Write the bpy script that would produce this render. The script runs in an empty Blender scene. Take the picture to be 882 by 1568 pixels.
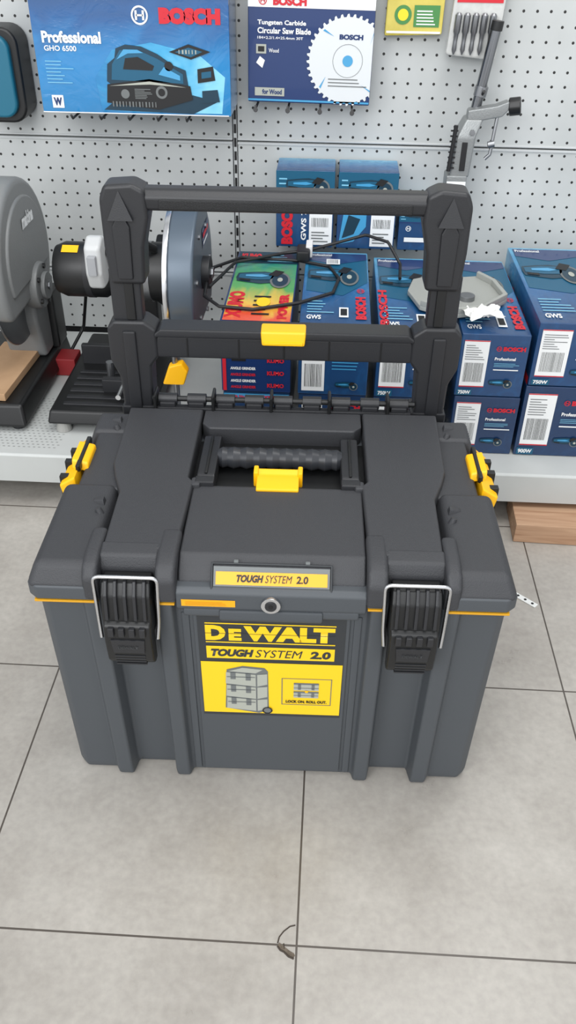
import bpy, bmesh, math, random
from mathutils import Vector, Matrix
random.seed(4)
SC=bpy.context.scene
def lin(c):
    c=c/255.0
    return c/12.92 if c<=.04045 else ((c+.055)/1.055)**2.4
def rgb(r,g,b): return (lin(r),lin(g),lin(b),1)
# ---------------------------------------------------------------- materials
def M(name,col,rough=.5,metal=0,bump=0,bscale=400,var=0,vscale=6,coat=0,spec=.5):
    m=bpy.data.materials.new(name); m.use_nodes=True
    nt=m.node_tree; b=nt.nodes['Principled BSDF']
    b.inputs['Base Color'].default_value=rgb(*col); b.inputs['Roughness'].default_value=rough
    b.inputs['Metallic'].default_value=metal; b.inputs['Coat Weight'].default_value=coat
    b.inputs['Specular IOR Level'].default_value=spec
    tc=nt.nodes.new('ShaderNodeTexCoord')
    if bump:
        n=nt.nodes.new('ShaderNodeTexNoise'); n.inputs['Scale'].default_value=bscale; n.inputs['Detail'].default_value=3
        bp=nt.nodes.new('ShaderNodeBump'); bp.inputs['Strength'].default_value=bump; bp.inputs['Distance'].default_value=.002
        nt.links.new(tc.outputs['Object'],n.inputs['Vector']); nt.links.new(n.outputs['Fac'],bp.inputs['Height']); nt.links.new(bp.outputs['Normal'],b.inputs['Normal'])
    if var:
        n=nt.nodes.new('ShaderNodeTexNoise'); n.inputs['Scale'].default_value=vscale; n.inputs['Detail'].default_value=5
        mx=nt.nodes.new('ShaderNodeMix'); mx.data_type='RGBA'
        c1=tuple(max(0,v-var) for v in col); c2=tuple(min(255,v+var) for v in col)
        mx.inputs[6].default_value=rgb(*c1); mx.inputs[7].default_value=rgb(*c2)
        nt.links.new(tc.outputs['Object'],n.inputs['Vector']); nt.links.new(n.outputs['Fac'],mx.inputs[0]); nt.links.new(mx.outputs[2],b.inputs['Base Color'])
    return m
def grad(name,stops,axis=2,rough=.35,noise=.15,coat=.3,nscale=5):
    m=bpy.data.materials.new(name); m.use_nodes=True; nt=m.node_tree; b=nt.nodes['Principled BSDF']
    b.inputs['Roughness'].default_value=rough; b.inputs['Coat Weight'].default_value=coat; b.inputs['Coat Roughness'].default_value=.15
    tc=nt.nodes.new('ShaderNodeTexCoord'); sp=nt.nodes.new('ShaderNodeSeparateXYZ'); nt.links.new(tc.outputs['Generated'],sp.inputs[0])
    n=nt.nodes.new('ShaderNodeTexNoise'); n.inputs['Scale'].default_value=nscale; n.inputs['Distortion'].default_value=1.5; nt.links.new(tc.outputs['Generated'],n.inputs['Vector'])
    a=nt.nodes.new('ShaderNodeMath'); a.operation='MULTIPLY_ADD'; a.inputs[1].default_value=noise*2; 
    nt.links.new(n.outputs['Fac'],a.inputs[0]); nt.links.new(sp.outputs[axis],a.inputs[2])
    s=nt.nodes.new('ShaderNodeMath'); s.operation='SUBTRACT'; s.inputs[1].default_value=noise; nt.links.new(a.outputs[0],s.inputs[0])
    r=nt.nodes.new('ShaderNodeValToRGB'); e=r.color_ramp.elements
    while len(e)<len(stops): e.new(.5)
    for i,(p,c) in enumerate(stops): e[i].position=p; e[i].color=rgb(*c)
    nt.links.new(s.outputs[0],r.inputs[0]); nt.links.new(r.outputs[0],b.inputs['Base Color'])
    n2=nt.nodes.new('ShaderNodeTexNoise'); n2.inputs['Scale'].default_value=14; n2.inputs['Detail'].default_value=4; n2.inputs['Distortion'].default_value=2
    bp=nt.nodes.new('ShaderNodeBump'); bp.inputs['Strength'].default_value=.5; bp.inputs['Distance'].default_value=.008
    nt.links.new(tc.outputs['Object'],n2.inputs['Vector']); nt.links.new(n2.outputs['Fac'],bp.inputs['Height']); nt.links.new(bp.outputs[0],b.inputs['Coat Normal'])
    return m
# ---------------------------------------------------------------- mesh helpers
def empty(name,loc=(0,0,0),rz=0,rot=None):
    o=bpy.data.objects.new(name,None); SC.collection.objects.link(o); o.empty_display_size=.05
    o.location=loc; o.rotation_euler=rot if rot else (0,0,rz); return o
def mk(name,verts,faces,mat,parent=None,bev=0,seg=2,smooth=False,mx=None):
    me=bpy.data.meshes.new(name); me.from_pydata([tuple(v) for v in verts],[],faces)
    bm=bmesh.new(); bm.from_mesh(me); bmesh.ops.remove_doubles(bm,verts=bm.verts,dist=1e-6)
    if smooth!='flat': bmesh.ops.recalc_face_normals(bm,faces=bm.faces)
    if bev:
        es=[e for e in bm.edges if len(e.link_faces)==2 and e.calc_face_angle(0)>.35]
        bmesh.ops.bevel(bm,geom=es,offset=bev,segments=seg,profile=.5,affect='EDGES',clamp_overlap=True)
    bm.to_mesh(me); bm.free()
    if smooth is True or bev:
        for p in me.polygons: p.use_smooth=True
    o=bpy.data.objects.new(name,me); SC.collection.objects.link(o); me.materials.append(mat)
    if smooth is True or bev:
        try:
            md=o.modifiers.new("wn",'WEIGHTED_NORMAL'); md.keep_sharp=True
            me.set_sharp_from_angle(angle=.7)
        except Exception: pass
    if mx is not None: me.transform(mx)
    if parent: o.parent=parent
    return o
def hexa(name,p,mat,parent=None,bev=0,seg=2,mx=None):
    return mk(name,p,[(0,3,2,1),(4,5,6,7),(0,1,5,4),(1,2,6,5),(2,3,7,6),(3,0,4,7)],mat,parent,bev,seg,mx=mx)
def box(name,x0,x1,y0,y1,z0,z1,mat,parent=None,bev=.002,seg=2,mx=None):
    return hexa(name,[(x0,y0,z0),(x1,y0,z0),(x1,y1,z0),(x0,y1,z0),(x0,y0,z1),(x1,y0,z1),(x1,y1,z1),(x0,y1,z1)],mat,parent,bev,seg,mx)
def loft(name,rings,mat,parent=None,bev=0,seg=2,mx=None):
    n=len(rings[0]); v=[p for r in rings for p in r]; f=[tuple(reversed(range(n))),tuple(range((len(rings)-1)*n,len(rings)*n))]
    for k in range(len(rings)-1):
        for i in range(n):
            j=(i+1)%n; f.append((k*n+i,k*n+j,(k+1)*n+j,(k+1)*n+i))
    return mk(name,v,f,mat,parent,bev,seg,mx=mx)
def prism(name,pts,axis,a,b,mat,parent=None,bev=.002,seg=2,mx=None):
    def P(p,t):
        if axis=='x': return (t,p[0],p[1])
        if axis=='y': return (p[0],t,p[1])
        return (p[0],p[1],t)
    return loft(name,[[P(p,a) for p in pts],[P(p,b) for p in pts]],mat,parent,bev,seg,mx)
def cyl(name,p0,p1,r,mat,parent=None,r2=None,seg=32,bev=0,mx=None):
    p0=Vector(p0);p1=Vector(p1);r2=r if r2 is None else r2
    q=(p1-p0).to_track_quat('Z','Y').to_matrix()
    rings=[]
    for p,rr in ((p0,r),(p1,r2)):
        rings.append([p+q@Vector((rr*math.cos(2*math.pi*i/seg),rr*math.sin(2*math.pi*i/seg),0)) for i in range(seg)])
    return loft(name,rings,mat,parent,bev if bev else min(r,r2)*.06,2,mx)
def lathe(name,p0,p1,prof,mat,parent=None,seg=32):
    p0=Vector(p0);p1=Vector(p1);q=(p1-p0).to_track_quat('Z','Y').to_matrix()
    rings=[[p0+(p1-p0)*t+q@Vector((r*math.cos(2*math.pi*i/seg),r*math.sin(2*math.pi*i/seg),0)) for i in range(seg)] for t,r in prof]
    o=loft(name,rings,mat,parent)
    for p in o.data.polygons: p.use_smooth=True
    try:o.data.set_sharp_from_angle(angle=.6)
    except Exception: pass
    return o
def tube(name,pts,r,mat,parent=None,closed=False,smoothc=False,res=6):
    c=bpy.data.curves.new(name,'CURVE'); c.dimensions='3D'; c.bevel_depth=r; c.bevel_resolution=4; c.resolution_u=res; c.use_fill_caps=True
    if smoothc:
        s=c.splines.new('NURBS'); s.order_u=3; s.use_endpoint_u=not closed
        s.points.add(len(pts)-1)
        for i,p in enumerate(pts): s.points[i].co=(*p,1)
    else:
        s=c.splines.new('POLY'); s.points.add(len(pts)-1)
        for i,p in enumerate(pts): s.points[i].co=(*p,1)
    s.use_cyclic_u=closed
    t=bpy.data.objects.new(name+"_c",c); SC.collection.objects.link(t)
    dg=bpy.context.evaluated_depsgraph_get(); me=bpy.data.meshes.new_from_object(t.evaluated_get(dg))
    bpy.data.objects.remove(t)
    for p in me.polygons: p.use_smooth=True
    o=bpy.data.objects.new(name,me); SC.collection.objects.link(o); me.materials.clear(); me.materials.append(mat)
    if parent:o.parent=parent
    return o
def rounded(pts,r,n=4):
    out=[];k=len(pts)
    for i,p in enumerate(pts):
        p=Vector(p);
        if i in (0,k-1): out.append(tuple(p));continue
        a=Vector(pts[i-1]);b=Vector(pts[i+1]);d1=(a-p).normalized();d2=(b-p).normalized()
        s=p+d1*r;e=p+d2*r
        for j in range(n+1):
            t=j/n; out.append(tuple(s*(1-t)**2+p*2*t*(1-t)+e*t*t))
    return out
# decals printed on a flat face
class Face:
    def __init__(s,parent,o,U,V,off=.0006):
        s.p=parent;s.o=Vector(o);s.U=Vector(U).normalized();s.V=Vector(V).normalized();s.N=s.U.cross(s.V);s.off=off;s.umax=None
    def pt(s,u,v,l=1):
        if s.umax is not None: u=min(u,s.umax)
        return s.o+s.U*u+s.V*v+s.N*(s.off*l)
    def poly(s,pts,mat,l=1,name="print"):
        return mk(name,[s.pt(u,v,l) for u,v in pts],[tuple(range(len(pts)))],mat,s.p,smooth='flat')
    def rect(s,u0,v0,u1,v1,mat,l=1,name="print"): return s.poly([(u0,v0),(u1,v0),(u1,v1),(u0,v1)],mat,l,name)
    def disc(s,u,v,r,mat,l=1,n=32,ry=None,name="print"):
        ry=ry or r
        return s.poly([(u+r*math.cos(2*math.pi*i/n),v+ry*math.sin(2*math.pi*i/n)) for i in range(n)],mat,l,name)
    def ring(s,u,v,r,w,mat,l=1,n=32,k=1):
        a=[];f=[]
        for i in range(n):
            c=math.cos(2*math.pi*i/n);d=math.sin(2*math.pi*i/n)*k
            a+=[s.pt(u+r*c,v+r*d,l),s.pt(u+(r-w)*c,v+(r-w)*d,l)]
            j=(i+1)%n; f.append((2*i,2*j,2*j+1,2*i+1))
        return mk("print_ring",a,f,mat,s.p,smooth='flat')
    def bars(s,u0,v0,u1,v1,n,mat,l=2,vert=True,fill=.5,jit=.5):
        V=[];Fc=[]
        for i in range(n):
            w=fill*(1-jit*random.random())
            if vert:
                a=u0+(u1-u0)*i/n;b=a+(u1-u0)/n*w;q=[(a,v0),(b,v0),(b,v1),(a,v1)]
            else:
                a=v0+(v1-v0)*i/n;b=a+(v1-v0)/n*fill;e=u0+(u1-u0)*(1-jit*random.random());q=[(u0,a),(e,a),(e,b),(u0,b)]
            k=len(V);V+=[s.pt(*t,l) for t in q];Fc.append((k,k+1,k+2,k+3))
        return mk("print_lines",V,Fc,mat,s.p,smooth='flat')
    def text(s,st,u0,v0,u1,v1,mat,l=2,bold=.02,shear=0,rot=0):
        c=bpy.data.curves.new("t",'FONT'); c.body=st; c.size=1; c.offset=bold; c.shear=shear; c.resolution_u=3
        t=bpy.data.objects.new("t",c); SC.collection.objects.link(t)
        dg=bpy.context.evaluated_depsgraph_get(); me=bpy.data.meshes.new_from_object(t.evaluated_get(dg)); bpy.data.objects.remove(t)
        vs=[(v.co.x,v.co.y) for v in me.vertices]
        if not vs: return
        if rot==90: vs=[(-y,x) for x,y in vs]
        if rot==-90: vs=[(y,-x) for x,y in vs]
        x0=min(v[0] for v in vs);x1=max(v[0] for v in vs);y0=min(v[1] for v in vs);y1=max(v[1] for v in vs)
        for v,(x,y) in zip(me.vertices,vs):
            v.co=s.pt(u0+(x-x0)/(x1-x0)*(u1-u0),v0+(y-y0)/(y1-y0)*(v1-v0),l)
        me.materials.clear(); me.materials.append(mat)
        o=bpy.data.objects.new("print_text",me); SC.collection.objects.link(o); o.parent=s.p
        return o
# ---------------------------------------------------------------- camera
F=1300.0; TH=math.radians(36.8); PSI=math.radians(2.6); RHO=0.0153; H=1.12
cam=bpy.data.objects.new("camera",bpy.data.cameras.new("camera")); SC.collection.objects.link(cam)
cam.data.sensor_fit='VERTICAL'; cam.data.sensor_height=24; cam.data.lens=24*F/1568; cam.data.clip_start=.02
cam.matrix_world=Matrix.Translation((0,0,H))@Matrix.Rotation(PSI,4,'Z')@Matrix.Rotation(math.pi/2-TH,4,'X')@Matrix.Rotation(RHO,4,'Z')
SC.camera=cam
SC.view_settings.view_transform='Standard'
# ---------------------------------------------------------------- common mats
m_body=M("box_body_plastic",(72,76,80),.52,bump=.12,bscale=900,spec=.4)
m_lid=M("lid_plastic",(54,55,58),.55,bump=.3,bscale=600,spec=.45)
m_dark=M("dark_plastic",(33,34,37),.45,bump=.1,bscale=600)
m_black=M("black_plastic",(18,19,20),.42)
m_rubber=M("grip_rubber",(24,25,27),.6,bump=.5,bscale=900)
m_yel=M("yellow_plastic",(248,184,8),.42)
m_ysk=M("yellow_sticker",(240,200,25),.45)
m_osk=M("amber_sticker",(236,165,20),.45)
m_strip=M("amber_strip",(205,150,25),.5)
m_chrome=M("steel_wire",(205,206,208),.22,metal=1)
m_steel=M("brushed_steel",(140,142,145),.35,metal=.9)
m_white=M("white_print",(228,230,230),.5)
m_red=M("red_print",(196,28,44),.45)
m_ink=M("black_ink",(18,18,20),.5)
m_lblgrey=M("label_charcoal",(46,49,52),.5)
m_lgrey=M("light_grey_print",(165,168,158),.5)
m_mgrey=M("mid_grey_print",(104,108,108),.5)
m_navy=M("navy_print",(20,48,98),.35,coat=.3)
m_azure=M("azure_print",(66,150,196),.35,coat=.3)
m_teal=M("teal_print",(16,84,114),.4)
m_teal2=M("teal_dark_print",(14,50,68),.4)
m_sky=M("sky_print",(120,184,212),.4)
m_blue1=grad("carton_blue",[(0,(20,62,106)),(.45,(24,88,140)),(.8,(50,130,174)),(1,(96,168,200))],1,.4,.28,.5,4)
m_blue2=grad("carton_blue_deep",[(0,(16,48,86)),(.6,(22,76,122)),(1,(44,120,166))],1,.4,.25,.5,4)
m_bluep=grad("planer_blue",[(0,(20,118,174)),(.3,(24,124,184)),(.6,(16,82,140)),(1,(12,42,84))],2,.22,.22,.8,3)
# ---------------------------------------------------------------- floor
def tile_mat():
    m=bpy.data.materials.new("floor_tiles"); m.use_nodes=True; nt=m.node_tree; b=nt.nodes['Principled BSDF']; L=nt.links.new
    tc=nt.nodes.new('ShaderNodeTexCoord'); sp=nt.nodes.new('ShaderNodeSeparateXYZ'); L(tc.outputs['Object'],sp.inputs[0])
    def mth(op,a,bv=None,c=None):
        n=nt.nodes.new('ShaderNodeMath'); n.operation=op
        for i,x in enumerate((a,bv,c)):
            if x is None: continue
            if isinstance(x,(int,float)): n.inputs[i].default_value=x
            else: L(x,n.inputs[i])
        return n.outputs[0]
    def line(sock,o,w,lw):
        t=mth('DIVIDE',mth('SUBTRACT',sock,o),w); fr=mth('FRACT',t); d=mth('ABSOLUTE',mth('SUBTRACT',fr,.5))
        return mth('GREATER_THAN',d,.5-lw/2/w), mth('FLOOR',t)
    lx,ix=line(sp.outputs[0],-.005,.44,.0028); ly,iy=line(sp.outputs[1],.550,.463,.0028)
    g=mth('MAXIMUM',lx,ly)
    n1=nt.nodes.new('ShaderNodeTexNoise'); n1.inputs['Scale'].default_value=4.5; n1.inputs['Detail'].default_value=9; n1.inputs['Roughness'].default_value=.68; L(tc.outputs['Object'],n1.inputs[0])
    r=nt.nodes.new('ShaderNodeValToRGB'); r.color_ramp.elements[0].position=.32; r.color_ramp.elements[1].position=.68
    r.color_ramp.elements[0].color=rgb(150,145,138); r.color_ramp.elements[1].color=rgb(174,170,163); L(n1.outputs['Fac'],r.inputs[0])
    n2=nt.nodes.new('ShaderNodeTexNoise'); n2.inputs['Scale'].default_value=90; n2.inputs['Detail'].default_value=4; L(tc.outputs['Object'],n2.inputs[0])
    mv=nt.nodes.new('ShaderNodeMix'); mv.data_type='RGBA'; mv.blend_type='OVERLAY'; mv.inputs[0].default_value=.18; L(r.outputs[0],mv.inputs[6]); L(n2.outputs['Fac'],mv.inputs[7])
    cb=nt.nodes.new('ShaderNodeCombineXYZ'); L(ix,cb.inputs[0]); L(iy,cb.inputs[1]); wn=nt.nodes.new('ShaderNodeTexWhiteNoise'); L(cb.outputs[0],wn.inputs[0])
    hv=nt.nodes.new('ShaderNodeHueSaturation'); L(mth('MULTIPLY_ADD',wn.outputs['Value'],.08,.96),hv.inputs['Value']); L(mv.outputs[2],hv.inputs['Color'])
    mx=nt.nodes.new('ShaderNodeMix'); mx.data_type='RGBA'; L(g,mx.inputs[0]); L(hv.outputs[0],mx.inputs[6]); mx.inputs[7].default_value=rgb(78,72,66)
    L(mx.outputs[2],b.inputs['Base Color'])
    L(mth('MULTIPLY_ADD',n1.outputs['Fac'],.3,.16),b.inputs['Roughness'])
    bp=nt.nodes.new('ShaderNodeBump'); bp.inputs['Strength'].default_value=.5; bp.inputs['Distance'].default_value=.002; L(mth('SUBTRACT',1.0,g),bp.inputs['Height']); L(bp.outputs[0],b.inputs['Normal'])
    return m
floor=mk("floor",[(-2.5,-2,0),(2.5,-2,0),(2.5,2.3,0),(-2.5,2.3,0)],[(0,1,2,3)],tile_mat(),smooth='flat')
m_crack=M("crack_dark",(62,54,46),.9); m_rough=M("broken_edge",(96,86,74),.9,bump=1,bscale=300,var=25,vscale=120)
ff=Face(floor,(0,0,0),(1,0,0),(0,1,0),.0005)
ff.poly([(-.028,.553),(-.030,.548),(-.022,.541),(-.009,.5335),(-.0065,.537),(-.008,.540),(-.014,.543),(-.021,.548)],m_rough,1,"tile_chip")
tube("tile_chip_crack",[(-.030,.548,.0004),(-.026,.543,.0004),(-.021,.541,.0004),(-.015,.5355,.0004),(-.008,.533,.0004)],.0012,m_crack,floor)
tube("tile_chip_crack_upper",[(-.030,.552,.0002),(-.0285,.560,.0002),(-.023,.568,.0002),(-.015,.575,.0002),(-.008,.577,.0002)],.0009,m_crack,floor,smoothc=True)
tube("tile_chip_crack_inner",[(-.022,.552,0),(-.021,.545,0)],.0008,m_crack,floor)
# ---------------------------------------------------------------- back wall pegboard
WY=2.10
def peg_mat():
    m=bpy.data.materials.new("perforated_panel"); m.use_nodes=True; nt=m.node_tree; b=nt.nodes['Principled BSDF']; L=nt.links.new
    tc=nt.nodes.new('ShaderNodeTexCoord'); sp=nt.nodes.new('ShaderNodeSeparateXYZ'); L(tc.outputs['Object'],sp.inputs[0])
    def mth(op,a,bv=None):
        n=nt.nodes.new('ShaderNodeMath'); n.operation=op
        for i,x in enumerate((a,bv)):
            if x is None: continue
            if isinstance(x,(int,float)): n.inputs[i].default_value=x
            else: L(x,n.inputs[i])
        return n.outputs[0]
    P=.0289
    u=mth('SUBTRACT',mth('FRACT',mth('DIVIDE',mth('ADD',sp.outputs[0],5.2325),P)),.5)
    v=mth('SUBTRACT',mth('FRACT',mth('DIVIDE',mth('ADD',sp.outputs[2],.0119),P)),.5)
    d=mth('SQRT',mth('ADD',mth('MULTIPLY',u,u),mth('MULTIPLY',v,v)))
    h=mth('LESS_THAN',d,.105)
    n1=nt.nodes.new('ShaderNodeTexNoise'); n1.inputs['Scale'].default_value=5; n1.inputs['Detail'].default_value=6; L(tc.outputs['Object'],n1.inputs[0])
    r=nt.nodes.new('ShaderNodeValToRGB'); r.color_ramp.elements[0].position=.3; r.color_ramp.elements[1].position=.75; r.color_ramp.elements[0].color=rgb(174,177,176); r.color_ramp.elements[1].color=rgb(192,195,194); L(n1.outputs['Fac'],r.inputs[0])
    mx=nt.nodes.new('ShaderNodeMix'); mx.data_type='RGBA'; L(h,mx.inputs[0]); L(r.outputs[0],mx.inputs[6]); mx.inputs[7].default_value=rgb(34,33,32)
    L(mx.outputs[2],b.inputs['Base Color']); b.inputs['Roughness'].default_value=.5
    return m
m_peg=peg_mat(); m_frame=M("panel_edge",(186,189,189),.45); m_gap=M("panel_gap",(45,46,47),.8); m_deck=M("shelf_paint",(184,187,185),.45,var=8,vscale=12)
wall=box("wall_back",-2.5,2.5,WY+.02,WY+.06,0,2.2,m_gap,bev=0)
zs=[-.012,.306,.624,.942,1.26,1.58,1.9]
for i in range(len(zs)-1):
    for x0,x1 in ((-1.15,-.2385),(-.2265,.70),(.712,1.64)):
        z0=.14 if zs[i]<.1 else zs[i]
        box("panel",x0,x1,WY,WY+.015,z0+.0015,zs[i+1]-.0015,m_peg,wall,.003,2)
        # folded metal lips at each panel joint
        box("panel_lip_top",x0,x1,WY-.0025,WY+.012,zs[i+1]-.0075,zs[i+1]-.0018,m_frame,wall,.0012)
        if zs[i]>.1: box("panel_lip_bottom",x0,x1,WY-.0025,WY+.012,zs[i]+.0018,zs[i]+.0065,m_frame,wall,.0012)
for x in (-.2325,.706):
    box("upright",x-.004,x+.004,WY+.004,WY+.018,.0,2.0,m_frame,wall,0)
    vs=[];fs=[]
    for k in range(60):
        z=.1+k*.03; n=len(vs); vs+=[(x-.0028,WY+.0035,z),(x+.0028,WY+.0035,z),(x+.0028,WY+.0035,z+.02),(x-.0028,WY+.0035,z+.02)]; fs.append((n,n+1,n+2,n+3))
    mk("upright_slots",vs,fs,m_ink,wall,smooth='flat')
# ---------------------------------------------------------------- shelf
SY=1.485; SZ=.13
shelf=empty("display_shelf",(0,0,0))
prism("deck",[(SY,.06),(SY,.126),(SY+.004,SZ),(WY-.005,SZ),(WY-.005,SZ-.012),(SY+.012,SZ-.012),(SY+.012,.06)],'x',-1.9,1.9,m_deck,shelf,.0015)
box("kick_panel",-1.9,1.9,SY+.13,SY+.145,0,.117,M("kick_dark",(70,70,68),.7),shelf,0)
for x in (-1.15,-.2325,.706,1.64): box("bracket",x-.015,x+.015,SY+.15,WY-.006,.0,.117,m_frame,shelf,0)
mf=Face(shelf,(-.95,SY+.02,SZ),(1,0,0),(0,1,0),.0004)
vs=[];fs=[]
for i in range(34):
    for j in range(20):
        u=.01+i*.011+(.0055 if j%2 else 0);v=.01+j*.011;n=len(vs)
        vs+=[mf.pt(u,v),mf.pt(u+.005,v),mf.pt(u+.005,v+.0025),mf.pt(u,v+.0025)];fs.append((n,n+1,n+2,n+3))
mk("deck_perforation",vs,fs,M("deck_hole",(140,142,140),.7),shelf,smooth='flat')
# ================================================================= ROLLING TOOLBOX
T=empty("rolling_toolbox",(-.056,.816,0.0),math.radians(1.3))
half=[(.122,.006),(.126,-.008),(.146,-.008),(.151,.018),(.209,.018),(.214,-.008),(.236,-.008),(.241,.004),(.288,.004),(.300,.016),(.300,.33),(.288,.345)]
out=[(-x,y) for x,y in reversed(half)]+half
YB=-.006   # front face offset at the base
def ring(z,sx,dy): return [(x*sx,(y+dy if y<.1 else y),z) for x,y in out]
loft("body_shell",[ring(0.001,.996,YB+.003),ring(.016,1.001,YB),ring(.383,1.012,-.021)],m_body,T,.0035,3)
def yf(z,base=.006): return base+YB-(.021+YB)*z/.383
def fpanel(name,x0,x1,z0,z1,t,mat,base=.006,bev=.0015):
    return hexa(name,[(x0,yf(z0,base)-t,z0),(x1,yf(z0,base)-t,z0),(x1,yf(z0,base)+.01,z0),(x0,yf(z0,base)+.01,z0),(x0,yf(z1,base)-t,z1),(x1,yf(z1,base)-t,z1),(x1,yf(z1,base)+.01,z1),(x0,yf(z1,base)+.01,z1)],mat,T,bev)
fpanel("front_plate",-.103,.103,.012,.352,.003,m_body)
fpanel("front_plate_rail_l",-.118,-.108,.010,.352,.002,m_body); fpanel("front_plate_rail_r",.108,.118,.010,.352,.002,m_body)
Vd=Vector((0,-(.021+YB),.383)).normalized()
lf=Face(T,(0,yf(0)-.003,0),(1,0,0),Vd,.0005)
lf.rect(-.098,.146,.098,.350,m_lblgrey,1,"label_backing")
lf.rect(-.097,.152,.097,.261,m_ysk,2,"label_yellow")
lf.text("D",-.088,.304,-.061,.333,m_ysk,2,.06); lf.text("E",-.057,.304,-.040,.327,m_ysk,2,.06)
lf.text("WALT",-.037,.304,.084,.333,m_ysk,2,.065)
lf.rect(-.088,.3355,.085,.3375,m_ysk,2); lf.rect(-.088,.2995,.085,.3015,m_ysk,2)
lf.rect(-.088,.3175,.085,.3182,m_lblgrey,3)
lf.text("TOUGH",-.082,.2725,-.024,.2875,m_lblgrey,3,.06,.25); lf.rect(-.088,.2685,.085,.2925,m_ysk,2)
lf.text("SYSTEM",-.022,.2725,.042,.2875,m_lblgrey,3,0,.25); lf.text("2.0",.052,.2725,.080,.2875,m_lblgrey,3,.05,.1)
lf.poly([(-.066,.163),(-.062,.246),(-.040,.254),(-.010,.251),(-.005,.244),(-.004,.160),(-.018,.153)],m_mgrey,3)
for z in (.163,.190,.217):
    lf.poly([(-.064,z),(-.022,z-.005),(-.022,z+.020),(-.063,z+.024)],m_lgrey,4); lf.poly([(-.020,z-.005),(-.006,z),(-.006,z+.022),(-.020,z+.020)],m_lgrey,4)
    lf.rect(-.057,z+.010,-.050,z+.024,m_mgrey,5); lf.rect(-.036,z+.008,-.029,z+.022,m_mgrey,5); lf.rect(-.062,z+.014,-.023,z+.0155,m_mgrey,5)
lf.poly([(-.060,.243),(-.040,.251),(-.012,.248),(-.022,.240)],m_lgrey,4)
lf.disc(-.006,.161,.0065,m_mgrey,5); lf.ring(-.006,.161,.0072,.0018,m_ink,6)
for a in ((.014,.174,.084,.1752),(.014,.230,.084,.2312),(.014,.174,.0152,.2312),(.0828,.174,.084,.2312)): lf.rect(*a,m_mgrey,3)
for u0,v0,u1,v1 in ((.031,.190,.066,.204),(.031,.206,.066,.222)):
    lf.rect(u0,v0,u1,v1,m_lgrey,3); lf.rect(u0,v1-.003,u1,v1,m_mgrey,4); lf.rect(u0+.006,v0+.002,u0+.010,v1-.002,m_mgrey,4); lf.rect(u1-.010,v0+.002,u1-.006,v1-.002,m_mgrey,4); lf.rect(u0,v0+.005,u1,v0+.006,m_mgrey,4)
lf.disc(.049,.2045,.0025,m_yel,5)
lf.text("LOCK ON. ROLL OUT.",.020,.1785,.078,.1845,m_ink,4,.05)
prism("lock_ledge",[(-.030,.372),(-.034,.378),(-.034,.402),(-.028,.408),(.0,.408),(.0,.366),(-.022,.366)],'x',-.120,.120,m_body,T,.0025)
prism("lock_ledge_lower",[(-.030,.354),(-.036,.360),(-.036,.376),(0,.376),(0,.354)],'x',-.066,.066,m_body,T,.003)
prism("lock_ledge_side",[(-.028,.360),(-.033,.364),(-.033,.376),(0,.376),(0,.360)],'x',-.112,.112,m_body,T,.003)
kf=Face(T,(0,-.034,.378),(1,0,0),(0,0,1),.0006)
kf.rect(-.113,.004,-.045,.015,m_osk,1); kf.bars(-.108,.006,-.055,.013,3,m_strip,2,False,.4,.3)
cyl("lock_bezel",(.0,-.034,.389),(.0,-.039,.389),.0125,m_chrome,T); cyl("lock_core",(.0,-.039,.389),(.0,-.0405,.389),.0075,m_dark,T); cyl("lock_hole",(.0,-.0405,.389),(.0,-.041,.389),.003,m_ink,T)
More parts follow.
